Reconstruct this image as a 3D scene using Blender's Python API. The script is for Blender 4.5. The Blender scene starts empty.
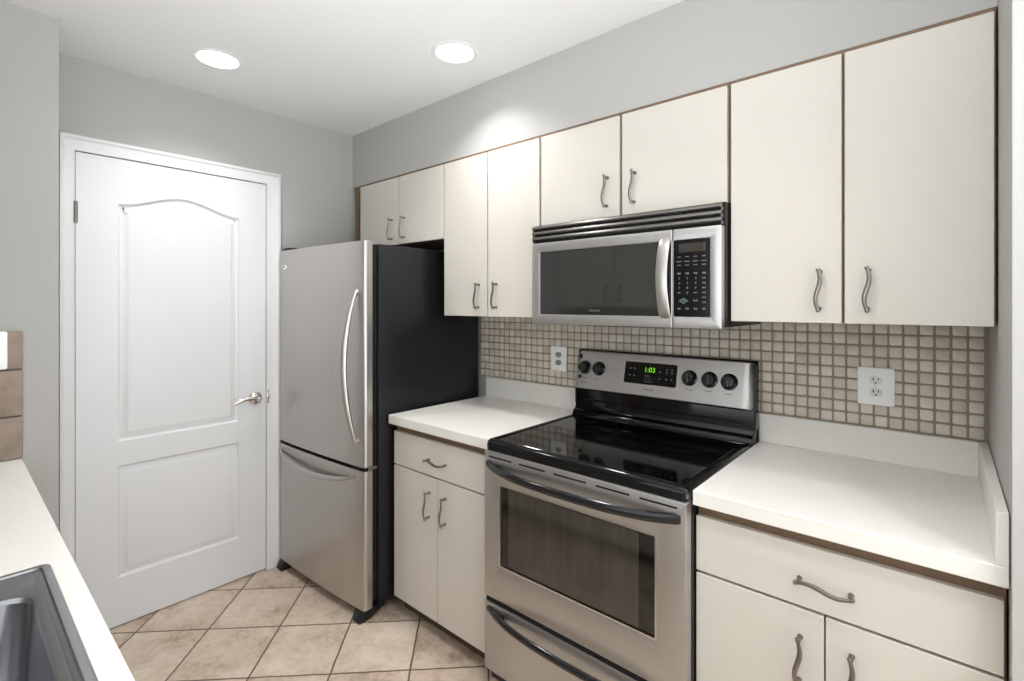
import bpy, bmesh, math, random
from mathutils import Vector, Matrix
random.seed(7)
S = bpy.context.scene
COL = S.collection
PI = math.pi

# ------------------------------------------------------------------ camera
# X runs along the cabinet wall, Y towards the cabinet wall, Z up (metres)
cam_d = bpy.data.cameras.new('camera'); cam = bpy.data.objects.new('camera', cam_d); COL.objects.link(cam)
cam.location = (2.743, 0.0, 1.42)
cam.rotation_euler = (PI/2, 0, math.asin(0.6577))
cam_d.sensor_width = 36.0; cam_d.lens = 497/1024*36.0
cam_d.shift_y = -36.5/1024
cam_d.clip_start = 0.02
S.camera = cam

# ------------------------------------------------------------------ world, exposure, lights
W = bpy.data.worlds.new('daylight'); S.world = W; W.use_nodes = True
# soft daylight: pale sky above, lower half boosted as added fill for the ceiling
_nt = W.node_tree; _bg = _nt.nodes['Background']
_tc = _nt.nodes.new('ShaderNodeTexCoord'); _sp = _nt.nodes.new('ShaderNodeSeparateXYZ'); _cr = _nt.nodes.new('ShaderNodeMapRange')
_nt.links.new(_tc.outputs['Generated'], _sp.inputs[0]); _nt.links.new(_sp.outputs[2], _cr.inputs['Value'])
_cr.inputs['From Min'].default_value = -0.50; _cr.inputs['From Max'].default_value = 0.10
_cr.inputs['To Min'].default_value = 6.4; _cr.inputs['To Max'].default_value = 1.35      # boosted lower half, sky strength
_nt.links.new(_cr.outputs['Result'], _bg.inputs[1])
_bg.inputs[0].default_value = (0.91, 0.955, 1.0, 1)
S.view_settings.view_transform = 'Standard'
S.view_settings.look = 'None'
S.view_settings.exposure = 0.58
S.view_settings.gamma = 1.0
S.view_settings.use_curve_mapping = False
LAMP_POWER = 2.8          # watts of each ceiling downlight
LAMP_COLOUR = (0.985, 0.99, 1.0)
DIFFUSER_GLOW = 4.0

# ------------------------------------------------------------------ materials
def srgb(r, g, b):
    f = lambda c: (c/255/12.92) if c/255 <= 0.04045 else ((c/255+0.055)/1.055)**2.4
    return (f(r), f(g), f(b), 1)

def mat(name, col, rough=0.5, metal=0.0, ior=1.45, coat=0.0, noise=0.0, nscale=8.0, bump=0.0, bscale=200.0,
        stretch=None, emit=None, estr=0.0, rough_noise=0.0):
    m = bpy.data.materials.new(name); m.use_nodes = True
    nt = m.node_tree; p = nt.nodes['Principled BSDF']
    p.inputs['Base Color'].default_value = col
    p.inputs['Roughness'].default_value = rough
    p.inputs['Metallic'].default_value = metal
    p.inputs['IOR'].default_value = ior
    p.inputs['Coat Weight'].default_value = coat
    p.inputs['Coat Roughness'].default_value = 0.05
    if emit:
        p.inputs['Emission Color'].default_value = emit
        p.inputs['Emission Strength'].default_value = estr
    if noise or bump or rough_noise:
        tc = nt.nodes.new('ShaderNodeTexCoord'); mp = nt.nodes.new('ShaderNodeMapping')
        nt.links.new(tc.outputs['Object'], mp.inputs['Vector'])
        if stretch: mp.inputs['Scale'].default_value = stretch
    if noise:
        n = nt.nodes.new('ShaderNodeTexNoise'); n.inputs['Scale'].default_value = nscale; n.inputs['Detail'].default_value = 5
        nt.links.new(mp.outputs['Vector'], n.inputs['Vector'])
        mix = nt.nodes.new('ShaderNodeMix'); mix.data_type = 'RGBA'
        k = 1-noise
        mix.inputs['A'].default_value = (col[0]*k, col[1]*k, col[2]*k, 1)
        k = 1+noise
        mix.inputs['B'].default_value = (min(1, col[0]*k), min(1, col[1]*k), min(1, col[2]*k), 1)
        nt.links.new(n.outputs['Fac'], mix.inputs['Factor'])
        nt.links.new(mix.outputs['Result'], p.inputs['Base Color'])
    if rough_noise:
        n = nt.nodes.new('ShaderNodeTexNoise'); n.inputs['Scale'].default_value = nscale; n.inputs['Detail'].default_value = 4
        nt.links.new(mp.outputs['Vector'], n.inputs['Vector'])
        mr = nt.nodes.new('ShaderNodeMapRange')
        mr.inputs['To Min'].default_value = max(0.02, rough-rough_noise); mr.inputs['To Max'].default_value = rough+rough_noise
        nt.links.new(n.outputs['Fac'], mr.inputs['Value']); nt.links.new(mr.outputs['Result'], p.inputs['Roughness'])
    if bump:
        n = nt.nodes.new('ShaderNodeTexNoise'); n.inputs['Scale'].default_value = bscale; n.inputs['Detail'].default_value = 3
        nt.links.new(mp.outputs['Vector'], n.inputs['Vector'])
        b = nt.nodes.new('ShaderNodeBump'); b.inputs['Strength'].default_value = bump; b.inputs['Distance'].default_value = 0.002
        nt.links.new(n.outputs['Fac'], b.inputs['Height']); nt.links.new(b.outputs['Normal'], p.inputs['Normal'])
    return m

def floor_material():
    m = bpy.data.materials.new('beige_floor_tile'); m.use_nodes = True
    nt = m.node_tree; p = nt.nodes['Principled BSDF']; L = nt.links
    N = nt.nodes.new
    def math_(op, a, b=None):
        n = N('ShaderNodeMath'); n.operation = op
        for i, v in enumerate((a, b)):
            if v is None: continue
            if isinstance(v, (int, float)): n.inputs[i].default_value = v
            else: L.new(v, n.inputs[i])
        return n.outputs[0]
    tc = N('ShaderNodeTexCoord'); sep = N('ShaderNodeSeparateXYZ'); L.new(tc.outputs['Object'], sep.inputs[0])
    wob = N('ShaderNodeTexNoise'); wob.inputs['Scale'].default_value = 14; L.new(tc.outputs['Object'], wob.inputs['Vector'])
    wv = math_('MULTIPLY', math_('SUBTRACT', wob.outputs['Fac'], 0.5), 0.02)
    P = 0.2148*2
    x = math_('SUBTRACT', sep.outputs[0], 0.103); y = math_('SUBTRACT', sep.outputs[1], 0.978)
    a = math_('ADD', math_('DIVIDE', math_('ADD', x, y), P), wv)
    b = math_('ADD', math_('DIVIDE', math_('SUBTRACT', x, y), P), wv)
    def edge(v):
        f = math_('FRACT', v); return math_('MINIMUM', f, math_('SUBTRACT', 1.0, f))
    e = math_('MINIMUM', edge(a), edge(b))
    grout = N('ShaderNodeMapRange'); grout.interpolation_type = 'SMOOTHSTEP'
    grout.inputs['From Min'].default_value = 0.0085; grout.inputs['From Max'].default_value = 0.0150
    L.new(e, grout.inputs['Value'])
    cell = N('ShaderNodeCombineXYZ'); L.new(math_('FLOOR', a), cell.inputs[0]); L.new(math_('FLOOR', b), cell.inputs[1])
    wn = N('ShaderNodeTexWhiteNoise'); L.new(cell.outputs[0], wn.inputs['Vector'])
    add = N('ShaderNodeVectorMath'); add.operation = 'MULTIPLY_ADD'
    L.new(wn.outputs['Color'], add.inputs[0]); add.inputs[1].default_value = (9, 9, 9); L.new(tc.outputs['Object'], add.inputs[2])
    n1 = N('ShaderNodeTexNoise'); n1.inputs['Scale'].default_value = 5.5; n1.inputs['Detail'].default_value = 6; n1.inputs['Roughness'].default_value = 0.62
    L.new(add.outputs[0], n1.inputs['Vector'])
    n2 = N('ShaderNodeTexNoise'); n2.inputs['Scale'].default_value = 42; n2.inputs['Detail'].default_value = 5
    L.new(add.outputs[0], n2.inputs['Vector'])
    s = math_('ADD', math_('MULTIPLY', n1.outputs['Fac'], 0.72), math_('MULTIPLY', n2.outputs['Fac'], 0.28))
    s = math_('ADD', s, math_('MULTIPLY', math_('SUBTRACT', wn.outputs['Value'], 0.5), 0.10))
    cr = N('ShaderNodeValToRGB'); L.new(s, cr.inputs[0])
    el = cr.color_ramp.elements
    el[0].position = 0.32; el[0].color = srgb(150, 128, 110)
    el[1].position = 0.66; el[1].color = srgb(212, 197, 180)
    e2 = el.new(0.47); e2.color = srgb(192, 173, 154)
    mix = N('ShaderNodeMix'); mix.data_type = 'RGBA'; mix.inputs['A'].default_value = srgb(98, 82, 68)
    L.new(grout.outputs[0], mix.inputs['Factor']); L.new(cr.outputs[0], mix.inputs['B'])
    L.new(mix.outputs['Result'], p.inputs['Base Color'])
    p.inputs['Roughness'].default_value = 0.5
    bp = N('ShaderNodeBump'); bp.inputs['Strength'].default_value = 0.6; bp.inputs['Distance'].default_value = 0.003
    hgt = math_('ADD', grout.outputs[0], math_('MULTIPLY', n2.outputs['Fac'], 0.12))
    L.new(hgt, bp.inputs['Height']); L.new(bp.outputs['Normal'], p.inputs['Normal'])
    return m

def mosaic_material(name, c0, c1, pitch, origin, axes=(0, 2)):
    """each small tile its own tone, by cell"""
    m = bpy.data.materials.new(name); m.use_nodes = True
    nt = m.node_tree; p = nt.nodes['Principled BSDF']; L = nt.links; N = nt.nodes.new
    tc = N('ShaderNodeTexCoord'); mp = N('ShaderNodeMapping'); L.new(tc.outputs['Object'], mp.inputs['Vector'])
    mp.inputs['Location'].default_value = tuple(-o/pitch for o in origin)
    mp.inputs['Scale'].default_value = (1/pitch,)*3
    fl = N('ShaderNodeVectorMath'); fl.operation = 'FLOOR'; L.new(mp.outputs['Vector'], fl.inputs[0])
    sp = N('ShaderNodeSeparateXYZ'); L.new(fl.outputs[0], sp.inputs[0])
    cb = N('ShaderNodeCombineXYZ')
    L.new(sp.outputs[axes[0]], cb.inputs[0]); L.new(sp.outputs[axes[1]], cb.inputs[1])
    wn = N('ShaderNodeTexWhiteNoise'); L.new(cb.outputs[0], wn.inputs['Vector'])
    nz = N('ShaderNodeTexNoise'); nz.inputs['Scale'].default_value = 60; nz.inputs['Detail'].default_value = 4
    L.new(tc.outputs['Object'], nz.inputs['Vector'])
    mm = N('ShaderNodeMath'); mm.operation = 'MULTIPLY_ADD'; mm.inputs[1].default_value = 0.65
    m2 = N('ShaderNodeMath'); m2.operation = 'MULTIPLY'; m2.inputs[1].default_value = 0.35
    L.new(nz.outputs['Fac'], m2.inputs[0]); L.new(wn.outputs['Value'], mm.inputs[0]); L.new(m2.outputs[0], mm.inputs[2])
    mix = N('ShaderNodeMix'); mix.data_type = 'RGBA'; mix.inputs['A'].default_value = c0; mix.inputs['B'].default_value = c1
    L.new(mm.outputs[0], mix.inputs['Factor']); L.new(mix.outputs['Result'], p.inputs['Base Color'])
    p.inputs['Roughness'].default_value = 0.38
    return m

M = {}
M['wall'] = mat('grey_wall_paint', srgb(175, 173, 169), 0.75, bump=0.05, bscale=350)
M['ceiling'] = mat('white_ceiling_paint', srgb(236, 236, 235), 0.85)
M['white'] = mat('white_gloss_paint', srgb(220, 220, 220), 0.38)
M['laminate'] = mat('almond_laminate', srgb(204, 198, 188), 0.42, bump=0.03, bscale=500)
M['edge'] = mat('almond_laminate_edge', srgb(214, 208, 197), 0.45)
M['wood'] = mat('brown_wood_frame', srgb(120, 97, 76), 0.55, noise=0.25, nscale=18, stretch=(6, 6, 0.6))
M['toe'] = mat('dark_brown_toe_board', srgb(84, 68, 54), 0.6, noise=0.15, nscale=14)
M['counter'] = mat('off_white_counter_laminate', srgb(228, 225, 218), 0.36, noise=0.015, nscale=220)
M['steel'] = mat('brushed_steel', srgb(190, 188, 186), 0.38, 1.0, noise=0.05, nscale=30, stretch=(1, 1, 60), bump=0.02, bscale=60, rough_noise=0.04)
M['steel_v'] = mat('brushed_steel_upright', srgb(190, 186, 182), 0.36, 1.0, noise=0.10, nscale=5, bump=0.012, bscale=60, stretch=(30, 30, 1))
M['steel_dk'] = mat('dark_steel', srgb(112, 109, 105), 0.36, 0.6)
M['chrome'] = mat('satin_nickel', srgb(205, 200, 193), 0.2, 1.0)
M['pull'] = mat('brushed_nickel_pull', srgb(136, 130, 123), 0.28, 1.0)
M['sink'] = mat('sink_steel', srgb(150, 150, 152), 0.28, 1.0, noise=0.04, nscale=40, stretch=(1, 30, 1))
M['enamel'] = mat('black_textured_enamel', srgb(19, 19, 20), 0.36, bump=0.12, bscale=420)
M['gloss'] = mat('black_gloss_enamel', srgb(7, 7, 8), 0.09, ior=1.42)
M['glass_top'] = mat('black_ceramic_glass', srgb(6, 6, 7), 0.06, ior=1.5)
M['ring'] = mat('grey_burner_print', srgb(38, 38, 40), 0.12)
M['oven_glass'] = mat('dark_oven_glass', srgb(14, 13, 12), 0.07, ior=1.6)
M['oven_pane'] = mat('oven_pane_reflection_streaks', srgb(58, 54, 47), 0.07, ior=1.6, noise=0.45, nscale=7, stretch=(7, 1, 0.5))  # grey-brown streaks put the window's reflection into the pane colour
M['mw_glass'] = mat('dark_microwave_glass', srgb(34, 35, 34), 0.05, ior=1.8)
M['plastic'] = mat('black_plastic', srgb(20, 20, 22), 0.35)
M['handle_blk'] = mat('black_gloss_handle', srgb(16, 17, 20), 0.14, coat=0.3)
M['dark'] = mat('black_void', srgb(9, 9, 9), 0.8)
M['panel'] = mat('black_control_glass', srgb(10, 10, 12), 0.15, ior=1.3)
M['print_w'] = mat('pale_print', srgb(118, 118, 118), 0.5)
M['print_d'] = mat('dark_print', srgb(56, 52, 50), 0.5)
M['print_g'] = mat('pale_green_print', srgb(104, 136, 118), 0.5)
M['led'] = mat('green_led', srgb(120, 220, 40), 0.5, emit=srgb(130, 230, 30), estr=0.45)
M['plate'] = mat('white_plate_plastic', srgb(247, 247, 246), 0.32)
M['socket_w'] = mat('white_socket_plastic', srgb(226, 226, 222), 0.35)
M['socket_g'] = mat('grey_socket_plastic', srgb(150, 148, 144), 0.4)
M['grout'] = mat('brown_grout', srgb(156, 141, 124), 0.8, noise=0.12, nscale=40)
M['slate_grout'] = mat('taupe_grout', srgb(104, 92, 83), 0.85)
M['slate'] = mat('brown_slate_tile', srgb(148, 131, 118), 0.6, noise=0.38, nscale=26, bump=0.4, bscale=60)
M['mosaic'] = mosaic_material('beige_mosaic_tile', srgb(194, 183, 168), srgb(224, 217, 204), 0.0377, (2.830-1.8, 0, 1.0205-1.0185))
M['floor'] = floor_material()
M['glow'] = mat('lamp_diffuser', srgb(255, 255, 255), 0.5, emit=(1, 0.98, 0.95, 1), estr=DIFFUSER_GLOW)
M['lampring'] = mat('white_lamp_trim', srgb(235, 235, 233), 0.5)

# ------------------------------------------------------------------ mesh helpers
class MB:
    def __init__(s): s.bm = bmesh.new()
    def _merge(s, b2):
        me = bpy.data.meshes.new('tmp'); b2.to_mesh(me); b2.free(); s.bm.from_mesh(me); bpy.data.meshes.remove(me)
    def box(s, x0, x1, y0, y1, z0, z1, bev=0.0, seg=2):
        b = bmesh.new(); bmesh.ops.create_cube(b, size=1)
        for v in b.verts:
            v.co = Vector(((x0+x1)/2+v.co.x*(x1-x0), (y0+y1)/2+v.co.y*(y1-y0), (z0+z1)/2+v.co.z*(z1-z0)))
        if bev: bmesh.ops.bevel(b, geom=list(b.edges), offset=bev, segments=seg, profile=0.5, affect='EDGES')
        s._merge(b); return s
    def vbox(s, x0, x1, y0, y1, z0, z1, r, seg=4, rz=0.0):
        """box with rounded upright edges (and slightly rounded rims)"""
        b = bmesh.new(); bmesh.ops.create_cube(b, size=1)
        for v in b.verts:
            v.co = Vector(((x0+x1)/2+v.co.x*(x1-x0), (y0+y1)/2+v.co.y*(y1-y0), (z0+z1)/2+v.co.z*(z1-z0)))
        es = [e for e in b.edges if abs(e.verts[0].co.z-e.verts[1].co.z) > 1e-6 and min(e.verts[0].co.y, e.verts[1].co.y) < (y0+y1)/2]
        bmesh.ops.bevel(b, geom=es, offset=r, segments=seg, profile=0.5, affect='EDGES')
        if rz:
            es = [e for e in b.edges if abs(e.verts[0].co.z-e.verts[1].co.z) < 1e-6 and len(e.link_faces) == 2 and any(abs(f.normal.z) > 0.9 for f in e.link_faces)]
            bmesh.ops.bevel(b, geom=es, offset=rz, segments=2, profile=0.5, affect='EDGES')
        s._merge(b); return s
    def prism(s, poly, a0, a1, axis='x', bev=0.0):
        """poly: 2-D outline in the other two axes (in x,y,z order), extruded along axis"""
        def P(u, v, a): return {'x': (a, u, v), 'y': (u, a, v), 'z': (u, v, a)}[axis]
        b = bmesh.new()
        A = [b.verts.new(P(u, v, a0)) for u, v in poly]; B = [b.verts.new(P(u, v, a1)) for u, v in poly]
        n = len(poly)
        b.faces.new(A); b.faces.new(B)
        for i in range(n): b.faces.new((A[i], A[(i+1) % n], B[(i+1) % n], B[i]))
        bmesh.ops.recalc_face_normals(b, faces=b.faces)
        if bev:
            bmesh.ops.bevel(b, geom=list(b.edges), offset=bev, segments=2, profile=0.5, affect='EDGES')
        s._merge(b); return s
    def tube(s, pts, rx, ry=None, up=(0, 0, 1), n=10, caps=True, taper=None):
        """sweep an ellipse (rx along side, ry along up) along pts"""
        ry = ry or rx; b = bmesh.new(); rings = []; up = Vector(up)
        P = [Vector(p) for p in pts]
        for i, p in enumerate(P):
            t = (P[min(i+1, len(P)-1)]-P[max(i-1, 0)]).normalized()
            sd = t.cross(up)
            sd = sd.normalized() if sd.length > 1e-5 else Vector((1, 0, 0))
            u = sd.cross(t).normalized()
            k = taper[i] if taper else 1.0
            rings.append([b.verts.new(p+sd*math.cos(2*PI*j/n)*rx*k+u*math.sin(2*PI*j/n)*ry*k) for j in range(n)])
        for r0, r1 in zip(rings, rings[1:]):
            for j in range(n): b.faces.new((r0[j], r0[(j+1) % n], r1[(j+1) % n], r1[j]))
        if caps: b.faces.new(rings[0]); b.faces.new(rings[-1])
        bmesh.ops.recalc_face_normals(b, faces=b.faces); s._merge(b); return s
    def lathe(s, prof, origin, axis, n=28, caps=True):
        """prof: (radius, height) pairs, revolved about axis through origin"""
        ax = Vector(axis).normalized(); o = Vector(origin)
        a = ax.orthogonal().normalized(); c = ax.cross(a)
        b = bmesh.new(); rings = []
        for r, hh in prof:
            rings.append([b.verts.new(o+ax*hh+(a*math.cos(2*PI*j/n)+c*math.sin(2*PI*j/n))*max(r, 1e-5)) for j in range(n)])
        for r0, r1 in zip(rings, rings[1:]):
            for j in range(n): b.faces.new((r0[j], r0[(j+1) % n], r1[(j+1) % n], r1[j]))
        if caps: b.faces.new(rings[0]); b.faces.new(rings[-1])
        bmesh.ops.recalc_face_normals(b, faces=b.faces); s._merge(b); return s
    def shift(s, d): bmesh.ops.translate(s.bm, verts=s.bm.verts, vec=Vector(d)); return s
    def xf(s, m): bmesh.ops.transform(s.bm, matrix=m, verts=s.bm.verts); return s
    def build(s, name, m, parent=None, off=None, angle=35):
        me = bpy.data.meshes.new(name)
        if off is None: off = tuple(parent['_o']) if parent is not None and '_o' in parent else (0, 0, 0)
        bmesh.ops.translate(s.bm, verts=s.bm.verts, vec=-Vector(off))
        s.bm.to_mesh(me); s.bm.free()
        for p in me.polygons: p.use_smooth = True
        me.set_sharp_from_angle(angle=math.radians(angle))
        me.materials.append(m)
        o = bpy.data.objects.new(name, me); COL.objects.link(o)
        if parent is not None:
            o.parent = parent
            PARENT_OFF[o.name] = off
        return o
PARENT_OFF = {}
ORIG = {}
def thing(name, label, cat, loc, group=None, rotz=0.0):
    o = bpy.data.objects.new(name, None); COL.objects.link(o); o.empty_display_size = 0.1
    o.location = loc; o.rotation_euler = (0, 0, rotz); o['label'] = label; o['category'] = cat
    if group: o['group'] = group
    ORIG[o.name] = tuple(loc)
    return o
def root_of(o):
    while o.parent is not None: o = o.parent
    return o
def part(mb, name, m, parent, label=None, local=False, angle=35):
    off = (0, 0, 0) if local else ORIG[root_of(parent).name]
    o = mb.build(name, m, parent, off, angle)
    if label: o['label'] = label
    return o
def single(mb, name, m, label, cat, group=None, angle=35):
    o = mb.build(name, m, None, (0, 0, 0), angle); o['label'] = label; o['category'] = cat
    if group: o['group'] = group
    return o
def struct(mb, name, m, parent=None, angle=35):
    o = mb.build(name, m, parent, (0, 0, 0), angle)
    if parent is None: o['kind'] = 'structure'
    return o
def text_part(txt, size, name, m, parent, mtx, label=None, depth=0.0004, align='CENTER'):
    """lettering as a real thin mesh; mtx maps the text plane (x right, y up, z out) to the world"""
    cu = bpy.data.curves.new('lettering', 'FONT'); cu.body = txt; cu.size = size; cu.extrude = depth
    cu.align_x = align; cu.align_y = 'CENTER'; cu.resolution_u = 3
    ob = bpy.data.objects.new('lettering', cu); COL.objects.link(ob)
    dg = bpy.context.evaluated_depsgraph_get(); dg.update()
    me = bpy.data.meshes.new_from_object(ob.evaluated_get(dg))
    bpy.data.objects.remove(ob); bpy.data.curves.remove(cu)
    mb = MB(); mb.bm.from_mesh(me); bpy.data.meshes.remove(me); mb.xf(mtx)
    return part(mb, name, m, parent, label)
def plane_mtx(o, x, y):
    x = Vector(x).normalized(); y = Vector(y).normalized(); z = x.cross(y)
    return Matrix(((x.x, y.x, z.x, o[0]), (x.y, y.y, z.y, o[1]), (x.z, y.z, z.z, o[2]), (0, 0, 0, 1)))
def rrect(x0, x1, y0, y1, r, n=5):
    pts = []
    for cx, cy, a0 in ((x1-r, y1-r, 0), (x0+r, y1-r, 90), (x0+r, y0+r, 180), (x1-r, y0+r, 270)):
        for i in range(n+1):
            a = math.radians(a0+90*i/n); pts.append((cx+r*math.cos(a), cy+r*math.sin(a)))
    return pts
def ring_plate(mb, outer, inner, P, d0, d1):
    """plate with a hole: outer/inner outlines with equal counts; P(u,v,d) maps to 3-D; from depth d0 (front) to d1"""
    b = bmesh.new(); n = len(outer)
    R = [[b.verts.new(P(u, v, d)) for u, v in ring] for ring, d in ((outer, d0), (inner, d0), (inner, d1), (outer, d1))]
    for a in range(4):
        r0, r1 = R[a], R[(a+1) % 4]
        for i in range(n): b.faces.new((r0[i], r0[(i+1) % n], r1[(i+1) % n], r1[i]))
    bmesh.ops.recalc_face_normals(b, faces=b.faces); mb._merge(b); return mb
def inset_poly(poly, d):
    """move a CCW outline inwards by d"""
    n = len(poly); out = []
    for i in range(n):
        p0, p, p1 = Vector(poly[i-1]), Vector(poly[i]), Vector(poly[(i+1) % n])
        a = (p-p0).normalized(); b = (p1-p).normalized()
        na = Vector((-a.y, a.x)); nb = Vector((-b.y, b.x)); m = na+nb; m.normalize()
        out.append(tuple(p+m*d/max(0.3, m.dot(na))))
    return out

# ------------------------------------------------------------------ the setting
ZC = 2.45; YW = 2.0; XR = 2.8365
struct(MB().box(-0.15, 4.6, -0.62, 2.15, -0.08, 0.0), 'floor', M['floor'])
struct(MB().box(-0.15, 4.6, -0.62, 2.15, ZC, ZC+0.08), 'ceiling', M['ceiling'])
# wall with the door: an opening from Y .362 to 1.139, up to 2.062
wb = MB()
wb.box(-0.12, 0, -0.6, 0.362, 0, ZC).box(-0.12, 0, 1.139, YW+0.12, 0, ZC).box(-0.12, 0, 0.362, 1.139, 2.062, ZC)
struct(wb, 'wall_back', M['wall'])
struct(MB().box(0, XR+0.122, YW, YW+0.12, 0, ZC), 'wall_right', M['wall'])
struct(MB().box(0, 0.333, -0.48, 0.275, 0, ZC), 'wall_left', M['wall'])
struct(MB().box(XR, XR+0.122, 1.315, YW, 0, ZC), 'wall_side', M['wall'])
# wall behind the sink counter; unseen pass-through added to let in fill light
wf = MB()
wf.box(0, 1.42, -0.60, -0.48, 0, ZC).box(1.42, 3.05, -0.60, -0.48, 0, 1.06).box(1.42, 3.05, -0.60, -0.48, 2.0, ZC).box(3.05, 4.6, -0.60, -0.48, 0, ZC)  # last stretch, out of view, added to hold light off the right cabinets
struct(wf, 'wall_front', M['wall'])
struct(MB().box(0, XR, 1.655, YW, 2.131, ZC), 'wall_soffit', M['wall'])

# door casing: moulded strip around three sides
def casing():
    mb = MB()
    yo0, yo1, zo = 0.315-0.0, 1.209, 2.124; yi0, yi1, zi = 0.362, 1.139, 2.062
    steps = ((0.0, 0.018), (0.012, 0.020), (0.020, 0.015), (0.045, 0.013), (0.054, 0.010), (1.0, 0.008))
    b = bmesh.new(); rings = []
    for t, d in steps:
        f = min(1.0, t/0.062)
        L = yo0+(yi0-yo0)*f; R = yo1+(yi1-yo1)*f; T = zo+(zi-zo)*f
        rings.append([b.verts.new((d, y, z)) for y, z in ((L, 0), (L, T), (R, T), (R, 0))])
    # outer and inner returns
    L, R, T = yo0, yo1, zo
    rings.insert(0, [b.verts.new((0, y, z)) for y, z in ((L, 0), (L, T), (R, T), (R, 0))])
    rings.append([b.verts.new((-0.10, y, z)) for y, z in ((yi0, 0), (yi0, zi), (yi1, zi), (yi1, 0))])
    for r0, r1 in zip(rings, rings[1:]):
        for j in range(3): b.faces.new((r0[j], r0[j+1], r1[j+1], r1[j]))
    bmesh.ops.recalc_face_normals(b, faces=b.faces)
    mb._merge(b); return mb
tr = struct(casing(), 'trim_1', M['white'], angle=25)

# door leaf with two moulded panels, the upper one arched
def door_leaf():
    y0, y1, z0, z1 = 0.3650, 1.1365, 0.007, 2.0585; XF = 0.002
    def arch(ya, yb, za, zb, rise):
        pts = [(ya, za), (yb, za)]
        for i in range(25):
            t = i/24.0; pts.append((yb+(ya-yb)*t, zb+rise*(0.5-0.5*math.cos(2*PI*t))))
        return pts
    def rect(ya, yb, za, zb): return [(ya, za), (yb, za), (yb, zb), (ya, zb)]
    panels = [arch(0.507, 1.003, 0.815, 1.861, 0.058), rect(0.507, 1.003, 0.215, 0.708)]
    b = bmesh.new(); edges = []
    def loop(pts, x):
        vs = [b.verts.new((x, u, v)) for u, v in pts]
        es = [b.edges.new((vs[i], vs[(i+1) % len(vs)])) for i in range(len(vs))]
        return vs, es
    ov, oe = loop(rect(y0, y1, z0, z1), XF); edges += oe
    pv = []
    for p in panels:
        v, e = loop(p, XF); edges += e; pv.append(v)
    bmesh.ops.triangle_fill(b, use_beauty=True, use_dissolve=False, edges=edges)
    for p, v in zip(panels, pv):
        prev = v
        for d, x in ((0.003, XF-0.007), (0.009, XF-0.0115), (0.014, XF-0.0110), (0.035, XF-0.0015), (0.040, XF-0.0010)):
            q = inset_poly(p, d)
            nv = [b.verts.new((x, u, w)) for u, w in q]
            for i in range(len(nv)): b.faces.new((prev[i], prev[(i+1) % len(nv)], nv[(i+1) % len(nv)], nv[i]))
            prev = nv
        b.faces.new(prev)
    back = [b.verts.new((XF-0.036, u, w)) for u, w in rect(y0, y1, z0, z1)]
    for i in range(4): b.faces.new((ov[i], ov[(i+1) % 4], back[(i+1) % 4], back[i]))
    b.faces.new(back)
    bmesh.ops.recalc_face_normals(b, faces=b.faces)
    mb = MB(); mb._merge(b); return mb
door = struct(door_leaf(), 'door_1', M['white'], angle=22)
hd = MB()
hd.lathe([(0.0, 0), (0.034, 0), (0.034, 0.004), (0.030, 0.010), (0.020, 0.014), (0.012, 0.016), (0.011, 0.04), (0.012, 0.052), (0.0, 0.053)], (0.002, 1.082, 0.925), (1, 0, 0))
hp = []
for i in range(13):
    t = i/12; hp.append((0.046+0.006*math.sin(PI*t), 1.082-0.118*t, 0.925+0.010*math.sin(PI*t)-0.010*t*t))
hd.tube(hp, 0.0075, 0.010, up=(0, 0, 1), n=10, taper=[1.1-0.45*i/12 for i in range(13)])
o = struct(hd, 'door_handle', M['chrome'], door); o['label'] = 'satin nickel door lever'
for z in (1.805, 0.24):
    hg = MB(); hg.lathe([(0, 0), (0.0065, 0), (0.0065, 0.088), (0, 0.088)], (0.010, 0.3645, z-0.044), (0, 0, 1), n=12)
    hg.box(0.002, 0.006, 0.3595, 0.372, z-0.044, z+0.044)
    struct(hg, 'hinge', M['pull'], door)
st = MB(); st.box(0.0085, 0.0105, 1.140, 1.151, 0.89, 0.96, 0.0006)
st.lathe([(0, 0), (0.012, 0), (0.010, 0.002), (0, 0.003)], (0.0095, 1.149, 0.925), (1, 0, 0), n=16)
struct(st, 'strike_plate', M['chrome'], tr)
# door bottom threshold shadow gap is the 8 mm gap itself

# ------------------------------------------------------------------ ceiling downlights
def downlight(x, y, label):
    t = thing('recessed_light', label, 'ceiling light', (x, y, ZC), group='recessed ceiling lights')
    part(MB().lathe([(0.076, 0.006), (0.076, -0.001), (0.078, -0.0025), (0.088, -0.0030), (0.094, -0.0015), (0.095, 0.0), (0.095, 0.006)], (x, y, ZC-0.0002), (0, 0, 1), n=48, caps=False), 'trim_ring', M['lampring'], t)
    part(MB().lathe([(0.0, -0.002), (0.076, -0.002), (0.076, 0.004), (0.0, 0.004)], (x, y, ZC-0.001), (0, 0, 1), n=48), 'diffuser', M['glow'], t)
    ld = bpy.data.lights.new('lamp_light', 'AREA'); ld.shape = 'DISK'; ld.size = 0.14; ld.energy = LAMP_POWER
    ld.color = LAMP_COLOUR; ld.spread = math.radians(122)
    lo = bpy.data.objects.new('lamp_light', ld); COL.objects.link(lo); lo.location = (0, 0, -0.009); lo.parent = t
    return t
downlight(0.4335, 0.7625, 'round recessed ceiling light near the white panelled door')
downlight(1.2255, 1.382, 'round recessed ceiling light close to the soffit over the wall cabinets')
downlight(2.15, 0.755, 'added fill light, a recessed ceiling light out of view near the sink counter')  # unseen lamp, added for more light from above
downlight(3.30, 0.80, 'added fill light, a recessed ceiling light out of view past the short wall at the right')  # another unseen lamp, added as fill at the right

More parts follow.
